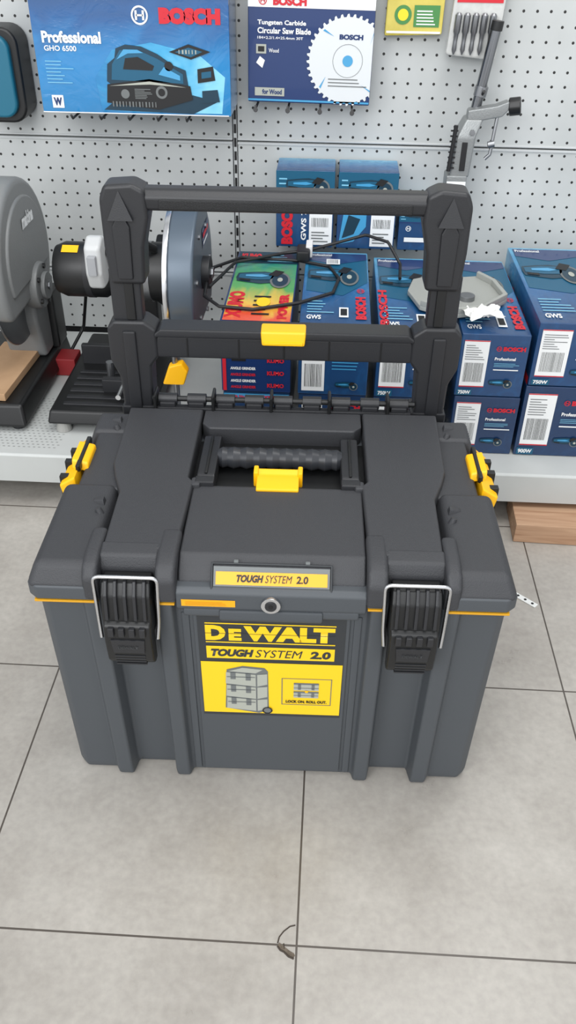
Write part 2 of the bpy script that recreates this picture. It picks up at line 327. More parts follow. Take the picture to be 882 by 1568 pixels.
# --- lid
lh=[(.117,-.016),(.121,-.034),(.145,-.034),(.149,-.002),(.212,-.002),(.217,-.034),(.296,-.034),(.308,-.024),(.306,.16),(.284,.165),(.284,.29),(.300,.294),(.298,.355),(.290,.362)]
lo=[(-x,y) for x,y in reversed(lh)]+lh
loft("lid_core",[[(x,y,.385) for x,y in lo],[(x,y,.407) for x,y in lo]],m_body,T,.003,3)
for s,n in ((-1,"l"),(1,"r")):
    for a,b in ((.219,.300),(.122,.145)):
        box("amber_strip_"+n,*(sorted((s*a,s*b))),-.0335,-.02,.3805,.3840,m_strip,T,.0008)
    def L8(xa,xb,y0,y1,z0,z1,ia,ib,iy0,iy1):
        return [(s*xa,y0,z0),(s*xb,y0,z0),(s*xb,y1,z0),(s*xa,y1,z0),(s*(xa+ia),y0+iy0,z1),(s*(xb-ib),y0+iy0,z1),(s*(xb-ib),y1-iy1,z1),(s*(xa+ia),y1-iy1,z1)]
    hexa("corner_block_"+n,L8(.217,.309,-.035,.162,.402,.433,.012,.012,.018,.004),m_lid,T,.009,4)
    hexa("mid_flank_"+n,L8(.212,.286,.150,.300,.402,.429,0,.004,0,0),m_lid,T,.004,3)
    hexa("rear_flank_"+n,L8(.212,.301,.292,.363,.402,.433,0,.012,.006,.010),m_lid,T,.006,3)
    pts=[(.122,.004),(.216,.004),(.218,.13),(.232,.17),(.240,.20),(.244,.363),(.126,.363),(.126,.17),(.118,.16)]
    if s<0: pts=[(-x,y) for x,y in reversed(pts)]
    def ins(p,c): return (p[0]+(c[0]-p[0])*.02,p[1]+(c[1]-p[1])*.02)
    c0=(s*.175,.18)
    loft("top_panel_"+n,[[(*p,.402) for p in pts],[(*p,.432) for p in pts],[(*ins(p,c0),.4395) for p in pts]],m_lid,T,.003,3)
    prof=[(-.036,.386),(-.036,.422),(-.024,.436),(.0,.442),(.05,.4405),(.05,.40),(.0,.386)]
    prism("latch_pillar_in_"+n,prof,'x',*sorted((s*.119,s*.145)),m_lid,T,.006,3)
    prism("latch_pillar_out_"+n,prof,'x',*sorted((s*.216,s*.236)),m_lid,T,.006,3)
    prism("latch_bridge_"+n,[(-.010,.405),(-.012,.421),(-.004,.438),(.02,.4405),(.02,.405)],'x',*sorted((s*.143,s*.218)),m_lid,T,.004,3)
    for yy in (.115,.33):
        cx=.245 if yy<.2 else .262
        hexa("flank_mark_"+n,[(s*(cx-.012),yy-.012,.43),(s*(cx+.010),yy-.002,.43),(s*(cx+.010),yy+.006,.43),(s*(cx-.012),yy+.004,.43),(s*(cx-.010),yy-.008,.440),(s*(cx+.004),yy-.002,.435),(s*(cx+.004),yy+.004,.435),(s*(cx-.010),yy+.002,.440)],m_lid,T,.0015)
        cyl("flank_boss_"+n,(s*(cx-.010),yy-.026,.426),(s*(cx-.006),yy-.024,.438),.006,m_lid,T,r2=.004)
    hexa("side_latch_"+n,[(s*.286,.166,.375),(s*.302,.166,.365),(s*.302,.280,.365),(s*.286,.280,.375),(s*.289,.168,.434),(s*.315,.172,.416),(s*.311,.272,.420),(s*.289,.275,.437)],m_yel,T,.003)
    hexa("side_latch_cap_"+n,[(s*.276,.196,.424),(s*.300,.196,.428),(s*.300,.256,.428),(s*.276,.256,.424),(s*.276,.200,.437),(s*.300,.200,.443),(s*.300,.252,.443),(s*.276,.252,.437)],m_yel,T,.003)
    for k in range(3):
        y=.182+k*.034
        box("side_latch_slot_"+n,*sorted((s*.295,s*.316)),y,y+.010,.39,.4245+.003*(k==1),m_black,T,.001)
    box("side_latch_pin_"+n,*sorted((s*.285,s*.292)),.186,.268,.430,.441,m_black,T,.002)
    cx=s*.181
    box("latch_mount_"+n,cx-.030,cx+.030,-.030,.01,.330,.384,m_black,T,.003)
    pts=[(cx-.036,-.046,.334),(cx-.038,-.040,.356),(cx-.040,-.034,.426),(cx+.040,-.034,.426),(cx+.038,-.040,.356),(cx+.036,-.046,.334)]
    tube("latch_bail_"+n,rounded(pts,.008),.0026,m_chrome,T)
    prism("latch_upper_"+n,[(-.030,.341),(-.048,.346),(-.050,.368),(-.044,.402),(-.034,.418),(-.012,.418),(-.010,.341)],'x',cx-.031,cx+.031,m_black,T,.003)
    for k in range(5):
        x=cx-.024+k*.012
        prism("latch_rib_"+n,[(-.046,.368),(-.0535,.370),(-.048,.406),(-.038,.422),(-.03,.422),(-.03,.368)],'x',x-.0022,x+.0022,m_dark,T,.001)
    prism("latch_lever_"+n,[(-.030,.285),(-.043,.286),(-.054,.300),(-.058,.338),(-.056,.362),(-.046,.368),(-.030,.368)],'x',cx-.030,cx+.030,m_black,T,.003)
    for k in range(4):
        x=cx-.020+k*.0133
        box("latch_tooth_"+n,x-.004,x+.004,-.061,-.05,.348,.362,m_dark,T,.0015)
    for k in range(4):
        z=.291+k*.006; box("latch_grip_"+n,cx-.020,cx+.020,-.0565+.0012*(3-k),-.045,z,z+.0025,m_dark,T,.0008)
    hexa("latch_inset_"+n,[(cx-.020,-.0585,.318),(cx+.020,-.0585,.318),(cx+.020,-.05,.318),(cx-.020,-.05,.318),(cx-.022,-.0598,.342),(cx+.022,-.0598,.342),(cx+.022,-.05,.342),(cx-.022,-.05,.342)],m_dark,T,.001)
    Face(T,(cx,-.0592,.328),(1,0,0),(0,-.03,1),.0006).text("DEWALT",-.013,-.001,.013,.004,m_lblgrey,2,.02)
prism("centre_panel",[(-.018,.386),(-.018,.408),(-.010,.419),(.010,.433),(.156,.4335),(.162,.430),(.162,.40),(0,.386)],'x',-.1185,.1185,m_lid,T,.003,3)
box("centre_step_l",-.122,-.108,.150,.170,.40,.440,m_lid,T,.004); box("centre_step_r",.108,.122,.150,.170,.40,.440,m_lid,T,.004)
hexa("badge_frame",[(-.075,-.026,.404),(.075,-.026,.404),(.075,-.008,.398),(-.075,-.008,.398),(-.075,-.006,.428),(.075,-.006,.428),(.075,.012,.424),(-.075,.012,.424)],m_lid,T,.002)
bf=Face(T,(0,-.0265,.4045),(1,0,0),(0,.020,.024),.0007)
bf.rect(-.073,.002,.073,.029,m_mgrey,1,"badge_window"); bf.rect(-.070,.006,.070,.0225,m_osk,2,"badge_sticker")
bf.text("TOUGH",-.044,.0095,-.010,.0190,m_ink,3,.05,.25); bf.text("SYSTEM",-.008,.0095,.026,.0190,m_ink,3,0,.25); bf.text("2.0",.031,.0095,.046,.0190,m_ink,3,.03,.1)
tube("badge_lip",[(-.075,-.028,.406),(-.075,-.006,.430),(.075,-.006,.430),(.075,-.028,.406)],.0016,m_lblgrey,T)
for x in (-.045,.045): box("badge_clip",x-.003,x+.003,-.006,-.001,.428,.433,m_mgrey,T,.001)
prism("rear_plate",[(-.124,.322),(-.112,.308),(.112,.308),(.124,.322),(.124,.363),(-.124,.363)],'z',.404,.4365,m_lid,T,.003)
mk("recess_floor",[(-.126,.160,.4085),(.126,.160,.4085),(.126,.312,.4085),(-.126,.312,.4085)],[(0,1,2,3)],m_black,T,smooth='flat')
for s in (-1,1):
    prism("carry_arm",[(.165,.41),(.165,.432),(.180,.438),(.285,.436),(.295,.430),(.295,.41)],'x',*sorted((s*.090,s*.116)),m_dark,T,.003)
    box("arm_foot",*sorted((s*.089,s*.117)),.155,.172,.42,.441,m_dark,T,.003)
    box("arm_rib",*sorted((s*.101,s*.105)),.180,.280,.434,.4405,m_black,T,.001)
prof=[(0,.012),(.04,.016)]
for k in range(9):
    t=.08+k*.105; prof+=[(t,.0135),(t+.05,.0165)]
prof=[p for p in prof if p[0]<.96]+[(.96,.016),(1,.012)]
prof=sorted(prof); gz=.427
lathe("carry_grip",(-.092,.240,gz),(.092,.240,gz),prof,M("grip_plastic",(48,50,54),.35),T)
box("carry_grip_back",-.090,.090,.246,.266,.410,.432,m_dark,T,.006)
prism("release_button",[(.146,.433),(.146,.4375),(.165,.440),(.180,.439),(.190,.443),(.194,.439),(.194,.42),(.160,.42)],'x',-.030,.030,m_yel,T,.002)
box("release_button_tab_l",-.035,-.028,.176,.196,.42,.4445,m_yel,T,.002); box("release_button_tab_r",.028,.035,.176,.196,.42,.4445,m_yel,T,.002)
box("hinge_plate",-.205,.205,.364,.378,.36,.438,m_dark,T,.003)
for k in range(9):
    x=-.185+k*.0462
    cyl("hinge_knuckle",(x-.015,.380,.446),(x+.015,.380,.446),.009,m_dark,T,seg=20)
    box("hinge_web",x-.013,x+.013,.366,.386,.40,.446,m_dark,T,.003)
    if k%2==0: box("hinge_lug",x-.021,x-.016,.358,.392,.425,.462,m_black,T,.003)
cyl("hinge_rod",(-.210,.380,.446),(.210,.380,.446),.0045,m_black,T,seg=12)
HY=.405
for s,n in ((-1,"l"),(1,"r")):
    loft("rear_channel_"+n,[[(s*x,y,z) for x,y in ((.205,.38),(.262,.38),(.262,.432),(.205,.432))] for z in (.03,.43)],m_dark,T,.004)
    c=[(s*x,z) for x,z in ((.214,.40),(.258,.40),(.260,.48),(.272,.508),(.272,.564),(.262,.575),(.214,.575),(.196,.562),(.196,.516),(.208,.50),(.210,.44))]
    prism("lower_post_"+n,c,'y',HY-.022,HY+.022,m_dark,T,.005,3)
    box("lower_post_rib_"+n,*sorted((s*.228,s*.248)),HY-.0265,HY-.02,.42,.560,m_dark,T,.003)
    box("rail_"+n,*sorted((s*.216,s*.262)),HY-.013,HY+.013,.570,.655,m_dark,T,.004)
    box("rail_rib_"+n,*sorted((s*.226,s*.240)),HY-.017,HY-.01,.575,.65,m_black,T,.002)
    c=[(s*x,z) for x,z in ((.206,.634),(.257,.634),(.261,.690),(.261,.757),(.253,.776),(.214,.779),(.196,.770),(.193,.733),(.203,.690))]
    prism("upper_post_"+n,c,'y',HY-.024,HY+.022,m_dark,T,.006,3)
    c=[(s*x,z) for x,z in ((.222,.643),(.244,.643),(.246,.720),(.232,.746),(.220,.720))]
    prism("upper_post_facet_"+n,c,'y',HY-.0285,HY-.02,m_dark,T,.003,2)
    mk("corner_facet_"+n,[(s*.214,HY-.0245,.730),(s*.250,HY-.0245,.730),(s*.232,HY-.0245,.770),(s*.214,HY-.031,.730),(s*.250,HY-.031,.730)],[(0,1,4,3),(3,4,2),(0,3,2),(4,1,2)],m_dark,T)
    cyl("wheel_"+n,(s*.235,.43,.075),(s*.285,.43,.075),.075,m_rubber,T,bev=.008); cyl("wheel_hub_"+n,(s*.232,.43,.075),(s*.288,.43,.075),.045,m_yel,T)
prism("handle_bar",[(HY-.019,.742),(HY-.021,.760),(HY-.011,.770),(HY+.010,.770),(HY+.017,.762),(HY+.016,.740),(HY,.736)],'x',-.205,.205,m_dark,T,.004,3)
box("handle_grip_pad",-.178,.178,HY-.0225,HY-.015,.743,.759,m_rubber,T,.003)
vs=[];fs=[]
for i in range(88):
    for j in range(3):
        x=-.174+i*.004;z=.7455+j*.004;n=len(vs);vs+=[(x,HY-.0228,z),(x+.002,HY-.0228,z),(x+.002,HY-.0228,z+.002),(x,HY-.0228,z+.002)];fs.append((n,n+1,n+2,n+3))
mk("grip_texture",vs,fs,m_black,T,smooth='flat')
prism("cross_bar_lip",[(-.200,.556),(-.190,.564),(.190,.564),(.200,.556),(.200,.550),(-.200,.550)],'y',HY-.024,HY+.018,m_dark,T,.003)
prism("cross_bar",[(-.208,.520),(-.196,.551),(.196,.551),(.208,.520),(.196,.514),(-.196,.514)],'y',HY-.019,HY+.014,m_dark,T,.004)
for x in (-.15,-.07,.0,.07,.15): box("cross_bar_rib",x-.0012,x+.0012,HY-.0202,HY-.016,.518,.548,m_black,T,.0005)
hexa("handle_release",[(-.034,HY-.029,.543),(.032,HY-.029,.543),(.032,HY-.01,.543),(-.034,HY-.01,.543),(-.036,HY-.026,.565),(.034,HY-.026,.565),(.034,HY+.004,.567),(-.036,HY+.004,.567)],m_yel,T,.003)
box("handle_release_lip",-.031,.029,HY-.031,HY-.026,.545,.550,m_yel,T,.001)
# ================================================================= CARTONS
def logo(f,u,v,r,mat=None,l=3,k=1):
    mat=mat or m_red
    f.ring(u,v,r,r*.2,mat,l,32,k); f.rect(u-r*.55,v-r*.5*k,u-r*.3,v+r*.5*k,mat,l); f.rect(u+r*.3,v-r*.5*k,u+r*.55,v+r*.5*k,mat,l); f.rect(u-r*.4,v-r*.1*k,u+r*.4,v+r*.1*k,mat,l)
def grinder(f,u,v,s,l=3,k=1,swap=False):
    def T2(a,b):
        if swap: return (u-b*s,v+a*s*k)
        return (u+a*s,v+b*s*k)
    f.poly([T2(*p) for p in ((-1,-.18),(-.6,-.24),(-.1,-.30),(.35,-.24),(.6,0),(.4,.24),(0,.30),(-.5,.26),(-1,.20),(-1.05,0))],m_teal2,l)
    f.poly([T2(*p) for p in ((-.95,-.05),(-.3,-.12),(.25,-.1),(.45,.06),(.2,.22),(-.3,.22),(-.95,.14))],m_teal,l+1)
    f.poly([T2(*p) for p in ((-.7,.02),(-.1,.0),(.2,.06),(-.1,.14),(-.7,.10))],m_azure,l+2)
    f.poly([T2(*p) for p in ((-.9,-.16),(-.5,-.20),(-.5,-.10),(-.9,-.08))],m_ink,l+2)
    c=T2(.62,-.12)
    n=24
    f.poly([(c[0]+s*.38*math.cos(6.2832*i/n),c[1]+s*.38*k*math.sin(6.2832*i/n)) for i in range(n)],m_mgrey,l+1)
    f.poly([(c[0]+s*.30*math.cos(6.2832*i/n),c[1]+s*.30*k*math.sin(6.2832*i/n)) for i in range(n)],m_teal2,l+2)
    f.poly([(c[0]+s*.10*math.cos(6.2832*i/n),c[1]+s*.10*k*math.sin(6.2832*i/n)) for i in range(n)],m_lgrey,l+3)
    f.poly([T2(*p) for p in ((.15,.1),(.5,.03),(.75,.28),(.4,.36))],m_ink,l+3)
def carton(x0,x1,y0,y1,z0,z1,mat=None,rz=0,name="power_tool_carton"):
    w=x1-x0;d=y1-y0;h=z1-z0
    e=empty(name,((x0+x1)/2,y0,z0),rz); g=.0012
    box("carton_box",-w/2+g,w/2-g,0,d,.0005,h-.0005,mat or m_blue1,e,.0025)
    return e,Face(e,(-w/2,0,0),(1,0,0),(0,0,1)),Face(e,(-w/2,0,h-.0005),(1,0,0),(0,1,0)),Face(e,(-w/2+g,d,0),(0,-1,0),(0,0,1)),w,d,h
def front_std(f,w,h,label=True,watt="750W"):
    lw=.36*w
    if label:
        f.rect(.06*w,.16*h,.06*w+lw,.90*h,m_white,2,"shipping_label"); f.bars(.10*w,.24*h,.38*w,.55*h,18,m_ink,3); f.bars(.09*w,.60*h,.39*w,.85*h,7,m_mgrey,3,False,.3,.6)
        f.rect(.06*w,.16*h,.06*w+lw,.175*h,m_red,3); f.rect(.06*w,.885*h,.06*w+lw,.90*h,m_red,3)
    logo(f,.56*w,.78*h,.038*w); f.text("BOSCH",.62*w,.745*h,.94*w,.815*h,m_red,3,.06)
    f.text("Professional",.52*w,.60*h,.82*w,.65*h,m_white,3,.03); f.bars(.52*w,.50*h,.92*w,.57*h,3,m_sky,3,False,.3,.3)
    f.bars(.52*w,.44*h,.92*w,.47*h,1,m_white,3,False,.6,.1)
    grinder(f,.66*w,.24*h,.17*w); f.rect(.04*w,.02*h,.26*w,.12*h,m_teal,2); f.text(watt,.06*w,.04*h,.24*w,.10*h,m_white,3,.04)
def top_std(f,w,d,icons=True):
    f.poly([(.06*w,.42*d),(.60*w,.36*d),(.97*w,.55*d),(.97*w,.97*d),(.06*w,.97*d)],m_teal,1)
    f.poly([(.06*w,.86*d),(.5*w,.80*d),(.97*w,.88*d),(.97*w,.97*d),(.06*w,.97*d)],m_navy,2)
    grinder(f,.46*w,.64*d,.38*w,3,2.2); f.text("BOSCH",.78*w,.06*d,.93*w,.34*d,m_red,3,.07,rot=90); logo(f,.86*w,.42*d,.055*w,None,3,1.5)
    f.text("Professional",.08*w,.92*d,.42*w,.955*d,m_white,3,.02); f.text("GWS",.10*w,.05*d,.30*w,.10*d,m_white,3,.03); f.bars(.10*w,.13*d,.5*w,.30*d,5,m_sky,3,False,.3,.5)
    f.rect(.55*w,.08*d,.68*w,.2*d,m_white,3); f.rect(.57*w,.10*d,.66*w,.18*d,m_ink,4)
FY=1.562
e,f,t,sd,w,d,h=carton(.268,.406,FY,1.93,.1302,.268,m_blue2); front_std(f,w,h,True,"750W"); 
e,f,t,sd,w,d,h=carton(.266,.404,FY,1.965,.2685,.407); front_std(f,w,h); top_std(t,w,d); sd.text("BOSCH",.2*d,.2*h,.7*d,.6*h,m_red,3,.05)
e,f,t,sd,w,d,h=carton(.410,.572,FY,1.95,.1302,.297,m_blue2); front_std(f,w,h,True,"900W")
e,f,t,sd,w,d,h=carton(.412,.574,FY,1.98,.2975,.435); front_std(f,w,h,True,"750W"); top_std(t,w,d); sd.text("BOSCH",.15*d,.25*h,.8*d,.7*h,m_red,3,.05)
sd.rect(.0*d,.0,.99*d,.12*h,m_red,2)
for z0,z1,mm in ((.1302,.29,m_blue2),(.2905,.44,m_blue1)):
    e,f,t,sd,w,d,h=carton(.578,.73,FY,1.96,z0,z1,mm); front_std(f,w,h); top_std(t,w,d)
for x0,x1 in ((-.212,-.070),(-.054,.088),(.102,.246)):
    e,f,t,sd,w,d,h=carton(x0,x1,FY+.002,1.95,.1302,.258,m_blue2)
    if x0>-.1:
        f.text("BOSCH",.50*w,.72*h,.92*w,.84*h,m_red,3,.05); f.rect(.06*w,.10*h,.36*w,.9*h,m_white,2); f.bars(.10*w,.2*h,.34*w,.6*h,12,m_ink,3)
    else: f.rect(.02*w,.86*h,.98*w,.97*h,m_azure,2); f.text("Switch No. 48",.06*w,.885*h,.42*w,.945*h,m_red,3,.04); f.text("XIUMO",.60*w,.885*h,.9*w,.945*h,m_red,3,.05); f.bars(.1*w,.3*h,.8*w,.75*h,5,m_white,3,False,.25,.4)
m_green=grad("green_art",[(0,(220,80,50)),(.2,(225,180,60)),(.45,(80,160,80)),(.75,(46,138,112)),(1,(22,108,126))],1,.35,.25,.5,3)
e,f,t,sd,w,d,h=carton(-.214,-.069,FY,1.955,.2585,.416,m_navy)
t.rect(.006,.004,w-.004,d-.004,m_green,1,"top_art"); t.text("XIUMO",.05*w,.04*d,.28*w,.38*d,m_red,2,.06,rot=90); t.text("POWER",.78*w,.04*d,.92*w,.36*d,m_red,2,.08,rot=90)
t.rect(.04*w,.80*d,.97*w,.985*d,m_teal2,2); t.text("KUMO",.08*w,.85*d,.40*w,.95*d,m_red,3,.06); t.bars(.5*w,.83*d,.9*w,.96*d,4,m_sky,3,False,.3,.4)
grinder(t,.50*w,.58*d,.40*w,3,2.0)
t.bars(.42*w,.08*d,.68*w,.36*d,5,m_ink,3,False,.35,.3); t.disc(.56*w,.24*d,.10*w,m_ysk,4,24,.16*w)
f.rect(.03*w,.02*h,.08*w,.95*h,m_red,2); f.rect(.16*w,.45*h,.36*w,.72*h,m_ink,2); f.rect(.19*w,.49*h,.33*w,.60*h,m_azure,3)
for k in range(5): f.text("KUMO",.66*w,(.08+.18*k)*h,.90*w,(.14+.18*k)*h,m_red,3,.05)
for k in range(4): f.text("ANGLE GRINDER",.14*w,(.06+.09*k)*h,.50*w,(.10+.09*k)*h,m_white if k%2 else m_red,3,.04)
sd.rect(0,.1*h,.98*d,.9*h,m_red,1)
e,f,t,sd,w,d,h=carton(-.056,.089,FY,1.965,.2585,.416); 
f.text("BOSCH",.48*w,.84*h,.90*w,.93*h,m_red,3,.05); logo(f,.42*w,.885*h,.035*w); f.rect(.06*w,.06*h,.38*w,.72*h,m_white,2); f.bars(.10*w,.12*h,.35*w,.45*h,12,m_ink,3); f.text("Professional",.48*w,.60*h,.80*w,.66*h,m_white,3,.02); f.bars(.48*w,.38*h,.85*w,.52*h,3,m_azure,3,False,.3,.3); grinder(f,.70*w,.16*h,.16*w)
top_std(t,w,d); t.rect(.34*w,.78*d,.55*w,.86*d,m_white,7); t.bars(.36*w,.79*d,.53*w,.85*d,8,m_ink,8)
e,f,t,sd,w,d,h=carton(.102,.246,FY,1.965,.2585,.407); front_std(f,w,h); top_std(t,w,d); t.text("BOSCH",.03*w,.05*d,.16*w,.5*d,m_red,3,.05,rot=90)
for i,(x0,x1) in enumerate(((-.130,.006),(.012,.150),(.156,.235))):
    ht=.592 if i<2 else .52
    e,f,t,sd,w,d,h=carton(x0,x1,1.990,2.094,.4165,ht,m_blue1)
    f.rect(.0012,.64*h,w-.0015,.99*h,m_teal,1); f.rect(.0012,.62*h,w-.0015,.65*h,m_navy,2); grinder(f,.55*w,.82*h,.36*w); f.bars(.06*w,.70*h,.24*w,.94*h,4,m_sky,3,False,.3,.5)
    if i<2:
        f.rect(.58*w,.04*h,.97*w,.58*h,m_white,2); f.bars(.62*w,.28*h,.92*w,.40*h,12,m_ink,3); f.bars(.62*w,.08*h,.92*w,.24*h,4,m_mgrey,3,False,.4,.4); f.rect(.58*w,.50*h,.97*w,.53*h,m_red,3)
    if i==0: f.text("BOSCH",.10*w,.04*h,.30*w,.58*h,m_red,3,.07,rot=90); f.text("GWS 7",.44*w,.10*h,.53*w,.5*h,m_white,3,.03,rot=90)
    if i==1: f.poly([(.05*w,.06*h),(.30*w,.10*h),(.50*w,.30*h),(.5*w,.55*h),(.12*w,.50*h)],m_azure,2); f.poly([(.1*w,.14*h),(.30*w,.2*h),(.4*w,.4*h),(.2*w,.45*h)],m_teal2,3)
    if i==2: logo(f,.3*w,.5*h,.08*w,m_white); f.rect(.2*w,.2*h,.8*w,.3*h,m_white,3)
# ================================================================= HANGING PACKAGES
e,f,t,sd,w,d,h=carton(-.632,-.222,1.955,2.085,.706,1.00,m_bluep,0,"planer_carton")
f.text("Professional",.05*w,.455*h,.35*w,.530*h,m_white,3,.04); f.text("GHO 6500",.055*w,.405*h,.22*w,.440*h,m_white,3,.02)
logo(f,.555*w,.635*h,.042*w,m_white); f.text("BOSCH",.65*w,.585*h,.955*w,.685*h,m_red,3,.09)
f.bars(.05*w,.20*h,.20*w,.36*h,7,m_sky,3,False,.25,.5)
m_haze=grad("art_haze",[(0,(20,120,176)),(.5,(60,160,205)),(1,(130,200,225))],0,.3,.4,.6,3)
f.poly([(.32*w,.02*h),(.95*w,.02*h),(.97*w,.26*h),(.84*w,.40*h),(.60*w,.47*h),(.40*w,.42*h),(.30*w,.24*h)],m_haze,1)
f.poly([(.33*w,.03*h),(.80*w,.015*h),(.93*w,.10*h),(.80*w,.14*h),(.40*w,.10*h)],m_teal2,2)
# planer drawing: red-black-teal body, handle loop, knob, chip port
f.poly([(.36*w,.22*h),(.37*w,.33*h),(.41*w,.37*h),(.42*w,.43*h),(.47*w,.455*h),(.55*w,.445*h),(.63*w,.40*h),(.71*w,.33*h),(.77*w,.30*h),(.78*w,.20*h),(.72*w,.17*h),(.42*w,.16*h)],m_teal2,4)
f.poly([(.385*w,.23*h),(.395*w,.33*h),(.44*w,.42*h),(.53*w,.425*h),(.63*w,.37*h),(.755*w,.275*h),(.755*w,.215*h)],m_teal,5)
f.poly([(.42*w,.36*h),(.46*w,.425*h),(.53*w,.425*h),(.56*w,.405*h),(.48*w,.40*h)],m_azure,6)
f.poly([(.45*w,.30*h),(.465*w,.37*h),(.53*w,.38*h),(.61*w,.325*h),(.60*w,.295*h)],m_ink,6)
f.poly([(.63*w,.27*h),(.74*w,.235*h),(.74*w,.265*h),(.66*w,.32*h)],m_azure,6); f.disc(.685*w,.325*h,.022*w,m_ink,6)
f.poly([(.35*w,.08*h),(.36*w,.20*h),(.58*w,.24*h),(.79*w,.20*h),(.80*w,.11*h),(.62*w,.04*h)],m_ink,5)
f.poly([(.37*w,.19*h),(.58*w,.225*h),(.77*w,.19*h),(.58*w,.205*h)],m_lgrey,6)
f.disc(.45*w,.14*h,.022*w,m_mgrey,6); f.disc(.64*w,.155*h,.030*w,m_mgrey,6); f.disc(.64*w,.155*h,.018*w,m_ink,7); f.bars(.38*w,.055*h,.62*w,.09*h,14,m_mgrey,7); f.bars(.50*w,.11*h,.60*w,.18*h,7,m_mgrey,6,False)
f.poly([(.69*w,.415*h),(.80*w,.37*h),(.90*w,.42*h),(.79*w,.465*h)],m_ink,4); f.poly([(.72*w,.415*h),(.80*w,.385*h),(.86*w,.42*h),(.79*w,.445*h)],m_teal,5); f.bars(.74*w,.405*h,.84*w,.43*h,6,m_lgrey,6)
f.poly([(.83*w,.22*h),(.92*w,.24*h),(.91*w,.33*h),(.83*w,.31*h)],m_ink,4); f.poly([(.85*w,.25*h),(.90*w,.26*h),(.90*w,.30*h),(.85*w,.29*h)],m_teal,5); f.poly([(.85*w,.09*h),(.94*w,.10*h),(.93*w,.18*h),(.85*w,.17*h)],m_teal2,4)
f.rect(.06*w,.035*h,.12*w,.12*h,m_white,2); f.text("W",.068*w,.05*h,.112*w,.105*h,m_navy,3,.06)
f.rect(0.002,0.001,.985*w,.010*h,m_white,2)
for k in range(5):
    x=.17*w+.15*w*k
    tube("hook",[( -w/2+x,.144,-.006),(-w/2+x,-.02,-.006),(-w/2+x,-.03,.002)],.0025,m_ink,e)
e,f,t,sd,w,d,h=carton(-.195,.073,2.03,2.06,.721,.973,m_navy,0,"saw_blade_package"); e.rotation_euler=(0,.012,0)
f.rect(0.0014,.72*h,w-.002,.99*h,m_white,1); f.text("BOSCH",.20*w,.735*h,.46*w,.80*h,m_red,3,.06); logo(f,.12*w,.77*h,.032*w)
f.text("Tungsten Carbide",.08*w,.585*h,.46*w,.630*h,m_white,3,.03); f.text("Circular Saw Blade",.08*w,.53*h,.50*w,.575*h,m_white,3,.03); f.text("184×2.2/1.4×25.4mm 30T",.08*w,.49*h,.44*w,.51*h,m_white,3,.01)
f.rect(.07*w,.38*h,.15*w,.45*h,m_lgrey,3); f.rect(.085*w,.395*h,.135*w,.435*h,m_ink,4); f.text("Wood",.17*w,.39*h,.25*w,.42*h,m_white,3,.01); f.poly([(.07*w,.31*h),(.10*w,.36*h),(.14*w,.33*h),(.12*w,.27*h)],m_white,3)
f.rect(.0014,.015*h,.99*w,.03*h,m_azure,3); f.rect(.06*w,.055*h,.30*w,.12*h,m_lgrey,3); f.text("for Wood",.12*w,.068*h,.28*w,.108*h,m_navy,4,.04)
f.umax=.992*w
pts=[];N=40;bu,bv,br=.80*w,.345*h,.088
for i in range(N):
    a=2*math.pi*i/N
    for da,rr_ in ((0,.93),(.02,1.0),(.06,.99),(.09,.93)):
        pts.append((bu+br*rr_*math.cos(a+da),bv+br*rr_*math.sin(a+da)))
f.poly(pts,M("blade_print",(208,212,214),.3),3,"blade"); f.disc(bu,bv,.011,m_azure,4); f.ring(bu,bv,.032,.0008,m_mgrey,4); f.text("BOSCH",bu-.020,bv+.040,bu+.030,bv+.050,m_navy,4,.06); f.bars(bu-.04,bv-.05,bu+.045,bv-.03,3,m_mgrey,4,False,.3,.3)
for k in range(4):
    a=k*1.57+.6; f.poly([(bu+.055*math.cos(a),bv+.055*math.sin(a)),(bu+.078*math.cos(a+.12),bv+.078*math.sin(a+.12)),(bu+.078*math.cos(a+.18),bv+.078*math.sin(a+.18))],m_azure,4)
for k in range(4):
    x=-w/2+.02+k*.07
    tube("hook",[(x,.069,-.008),(x,-.02,-.008),(x,-.03,-.002)],.0025,m_ink,e); cyl("hook_tip",(x,-.028,-.010),(x,-.034,-.008),.005,m_ink,e)
e=empty("accessory_packet",(.158,2.083,.850)); 
m_py=M("packet_yellow",(190,174,66),.25,var=25,vscale=30,coat=.6); m_pg=M("packet_green",(60,124,60),.3)
hexa("pouch",[(-.062,-.012,0),(.060,-.012,.004),(.060,.012,.004),(-.062,.012,0),(-.058,-.004,.12),(.062,-.004,.12),(.062,.01,.12),(-.058,.01,.12)],m_py,e,.004)
pf=Face(e,(0,-.012,0),(1,0,0),(0,.008,.12)); pf.disc(-.025,.040,.018,m_pg,2); pf.disc(-.025,.040,.011,m_ysk,3); pf.rect(-.002,.018,.052,.058,m_pg,2); pf.bars(.004,.022,.046,.052,5,m_white,3,False,.4,.3); pf.rect(-.058,.006,.056,.010,m_white,2); pf.rect(-.056,.075,.058,.1,m_white,2)
e=empty("drill_bit_packet",(.287,2.06,.808))
m_film=M("film_bag",(186,187,184),.12,var=22,vscale=60,coat=.8)
hexa("bag",[(-.058,.0,.01),(.05,.0,0),(.05,.02,0),(-.058,.02,.01),(-.048,.0,.19),(.060,.0,.19),(.060,.02,.19),(-.048,.02,.19)],m_film,e,.006)
for k in range(5):
    x=-.042+k*.018
    lathe("bit",(x,-.006,.012),(x+.003,-.006,.09),[(0,.001),(.12,.005),(.3,.004),(.5,.005),(.55,.007),(.95,.007),(1,.004)],m_steel,e,12)
Face(e,(0,0,0),(1,0,0),(0,0,1)).rect(-.045,.108,.05,.15,m_red,2); Face(e,(0,0,0),(1,0,0),(0,0,1)).text("BOSCH",-.03,.120,.03,.136,m_white,3,.04)
